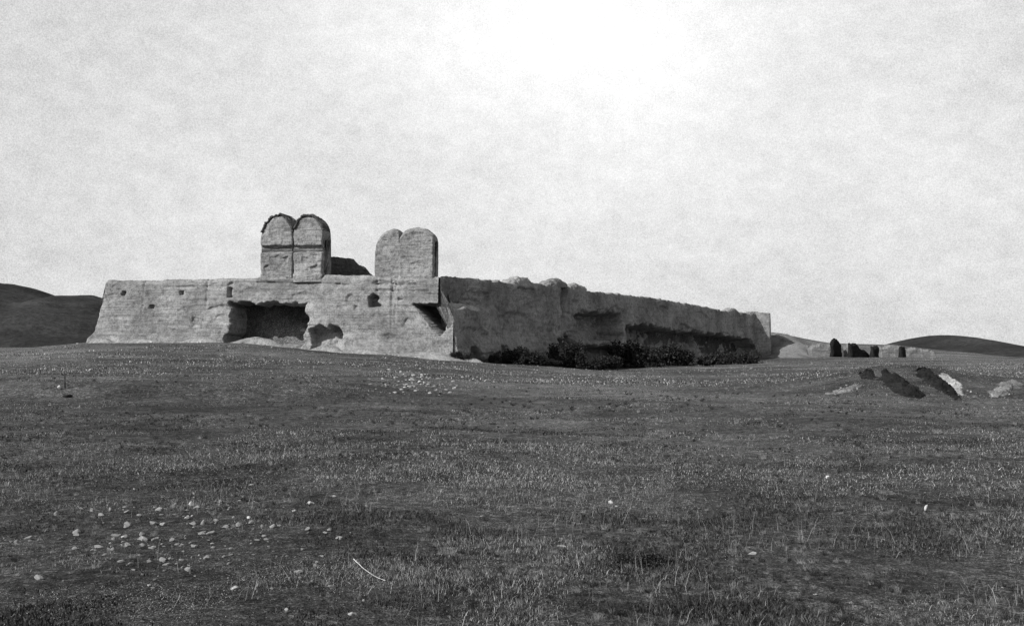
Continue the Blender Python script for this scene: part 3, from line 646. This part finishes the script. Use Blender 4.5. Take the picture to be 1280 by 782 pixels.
def rod(name, p0, p1, r0, r1, mat, label=None, cat=None, segs=10, bend=.0):
    p0 = np.array(p0, float); p1 = np.array(p1, float); V = []; d = p1 - p0; d /= np.linalg.norm(d)
    s_ = np.cross(d, (0, .3, 1)); s_ /= np.linalg.norm(s_); q = np.cross(d, s_)
    for i in range(segs + 1):
        f = i / segs; c = p0 + (p1 - p0) * f + q * bend * math.sin(f * 3.14) + .0015 * rng.normal(size=3) * (0 < i < segs); rr = r0 + (r1 - r0) * f
        for k in range(6): V.append(c + s_ * rr * math.cos(k * 1.047) + q * rr * math.sin(k * 1.047))
    F = gridfaces(segs + 1, 6, True)
    o = mesh_obj(name, V, F, mat, None, tuple(p0)); return tag(o, label, cat)
Ya, Yb = gy(442, 706), gy(482, 730)
pa = (*P(442, Ya), float(terrain(*P(442, Ya))) + .05); pb = (*P(482, Yb), float(terrain(*P(482, Yb))) + .03)
rod('twig', pa, pb, .0035, .002, M_TWIG, 'thin pale twig lying slantwise in the near grass left of centre', 'twig', bend=.02)
Yp = gy(81, 484); rod('post', (*P(81, Yp), float(terrain(*P(81, Yp))) - .05), (*P(81, Yp), Z(467, Yp)), .03, .02, M_RIM_AND_SHADE, 'short thin dark post behind the dark block at the left edge', 'post')

# ================================================================== GRASS
def blades(name, n, ymin, ymax, hmin, hmax, wid, mat, seed, label, mask=None, lean=.5, pw=1.5, dark=1.0):
    r = np.random.default_rng(seed)
    inv = r.uniform(1 / ymax ** .7, 1 / ymin ** .7, n); Y = inv ** (-1 / .7)
    px = r.uniform(-160, 1440, n); X = (px - 640) / FPX * Y
    cl = 1.3 * fbm(X * .9, Y * .9, 0, 3, seed) + .9 * fbm(X * .15, Y * .15, 0, 2, seed + 1)
    keep = cl + r.uniform(-.5, .5, n) > -.05
    py = HY + (EYE - terrain(X, Y, False)) / Y * FPX
    if mask is not None: keep &= mask(px, py, X, Y, r)
    X, Y, cl = X[keep], Y[keep], cl[keep]; n = len(X); Zg = terrain(X, Y)
    h = (hmin + (hmax - hmin) * r.uniform(size=n) ** 2.2) * np.clip(.75 + .5 * cl, .4, 1.5)
    a = r.uniform(0, 6.283, n); ln_ = lean * r.uniform(.1, 1, n) * h; wx = wid * (.6 + .8 * r.uniform(size=n)) * np.clip(Y / 14, .75, 6)
    b = r.uniform(-1.2, 1.2, n)
    sx, sy = np.cos(b) * wx, np.sin(b) * wx; dx, dy = np.cos(a) * ln_, np.sin(a) * ln_
    st = lambda f, g, q: np.stack([X + dx * f + sx * q, Y + dy * f + sy * q, Zg + h * g - .01 * (g == 0)], -1)
    V = np.stack([st(0, 0, -1), st(0, 0, 1), st(.38, .6, .75), st(.38, .6, -.75), st(1, .97, .15), st(1, .97, -.15)], 1).reshape(-1, 3)
    b0 = np.arange(n)[:, None] * 6; F = np.concatenate([b0 + [0, 1, 2, 3], b0 + [3, 2, 4, 5]])
    o = mesh_obj(name, V, F, mat)
    at = o.data.attributes.new('shade', 'FLOAT', 'POINT'); at.data.foreach_set('value', np.repeat(r.uniform(0, 1, n) ** pw * dark, 6))
    return tag(o, label, 'grass', kind='stuff')
blades('grass', 330000, 5, 18, .008, .045, .0016, M_GRASS, 61, 'short dry grass covering the near field', pw=2.6, lean=1.3)
blades('grass', 260000, 12, 62, .006, .035, .0026, M_GRASS, 62, 'short dry grass over the middle of the plain', pw=2.4, lean=1.6)
blades('grass', 90000, 50, 200, .02, .09, .0045, M_GRASS, 63, 'sparse dry grass towards the fortress foot', mask=lambda px, py, X, Y, r: (Y < 92) | (((X - CC[0]) * side.n[0] + (Y - CC[1]) * side.n[1]) > 4.5), pw=2.4, lean=1.2)
blades('dry_litter', 330000, 5, 26, .002, .008, .0022, M_GRASS, 67, 'flat dry litter of broken stalks between the grass', pw=1.7, lean=7)
blades('tall_grass', 12000, 5.0, 20, .04, .17, .0010, M_GRASS, 64, 'taller thin dry stalks standing in the near grass', mask=lambda px, py, X, Y, r: (fbm(X * .8, Y * .8, 0, 2, 99) + .0012 * (px - 500) > .05), pw=1.3, lean=1.1)
def tussocks(n, seed):
    r = np.random.default_rng(seed); m = 26
    Y = (r.uniform(1 / 46 ** .6, 1 / 5.2 ** .6, n)) ** (-1 / .6); px = r.uniform(-120, 1400, n); X = (px - 640) / FPX * Y
    ok_ = fbm(X * .5, Y * .5, 0, 3, 83) + r.uniform(-.5, .5, n) > .05; Y = Y[ok_]; X = X[ok_]; n = len(Y)
    sc = r.uniform(.35, 1.0, n) ** 1.3 * np.clip(Y / 14, .75, 1.3); tone = .6 * r.uniform(0, 1, n) ** 2.5
    XX = np.repeat(X, m) + r.normal(size=n * m) * .02 * np.repeat(sc, m); YY = np.repeat(Y, m) + r.normal(size=n * m) * .02 * np.repeat(sc, m)
    h = np.repeat(sc, m) * r.uniform(.02, .075, n * m); a = r.uniform(0, 6.283, n * m); l = h * r.uniform(.2, 1.4, n * m); w_ = .0014 * np.clip(YY / 10, 1, 4)
    Zg = terrain(XX, YY); dx, dy = np.cos(a) * l, np.sin(a) * l
    V = np.stack([np.stack([XX - w_, YY, Zg - .01], -1), np.stack([XX + w_, YY, Zg - .01], -1), np.stack([XX + dx + w_ * .3, YY + dy, Zg + h], -1), np.stack([XX + dx - w_ * .3, YY + dy, Zg + h], -1)], 1).reshape(-1, 3)
    o = mesh_obj('tussocks', V, np.arange(4 * n * m).reshape(-1, 4), M_GRASS)
    at = o.data.attributes.new('shade', 'FLOAT', 'POINT'); at.data.foreach_set('value', np.repeat(np.repeat(tone, m) * r.uniform(.5, 1, n * m), 4))
    tag(o, 'coarse tussocks of dry grass dotted over the field', 'grass', kind='stuff')
tussocks(9000, 81)
DP = [(310, 716, 75, 11), (360, 722, 60, 12), (200, 756, 90, 13), (800, 704, 55, 14), (1150, 752, 100, 16), (1120, 722, 45, 10), (450, 700, 50, 11), (540, 706, 55, 9), (600, 668, 60, 9), (900, 655, 70, 9), (1130, 556, 120, 7),
      (150, 524, 190, 12), (420, 520, 170, 10), (250, 560, 160, 10), (200, 600, 180, 12), (640, 536, 120, 6), (1180, 690, 70, 14), (560, 765, 160, 6), (40, 640, 30, 12), (880, 765, 200, 7)]
def dmask(px, py, X, Y, r):
    k = np.zeros(len(px))
    for cx, cy, rx, ry in DP: k = np.maximum(k, 1 - ((px - cx) / rx) ** 2 - ((py - cy) / ry) ** 2)
    return k + .9 * fbm(X * 1.2, Y * 1.2, 0, 3, 71) + r.uniform(-.5, .5, len(px)) > .45
blades('ground_herbs', 420000, 5, 60, .01, .035, .006, M_HERB, 65, 'patches of dark low herbs among the dry grass', mask=dmask, pw=1.5, lean=1.2)
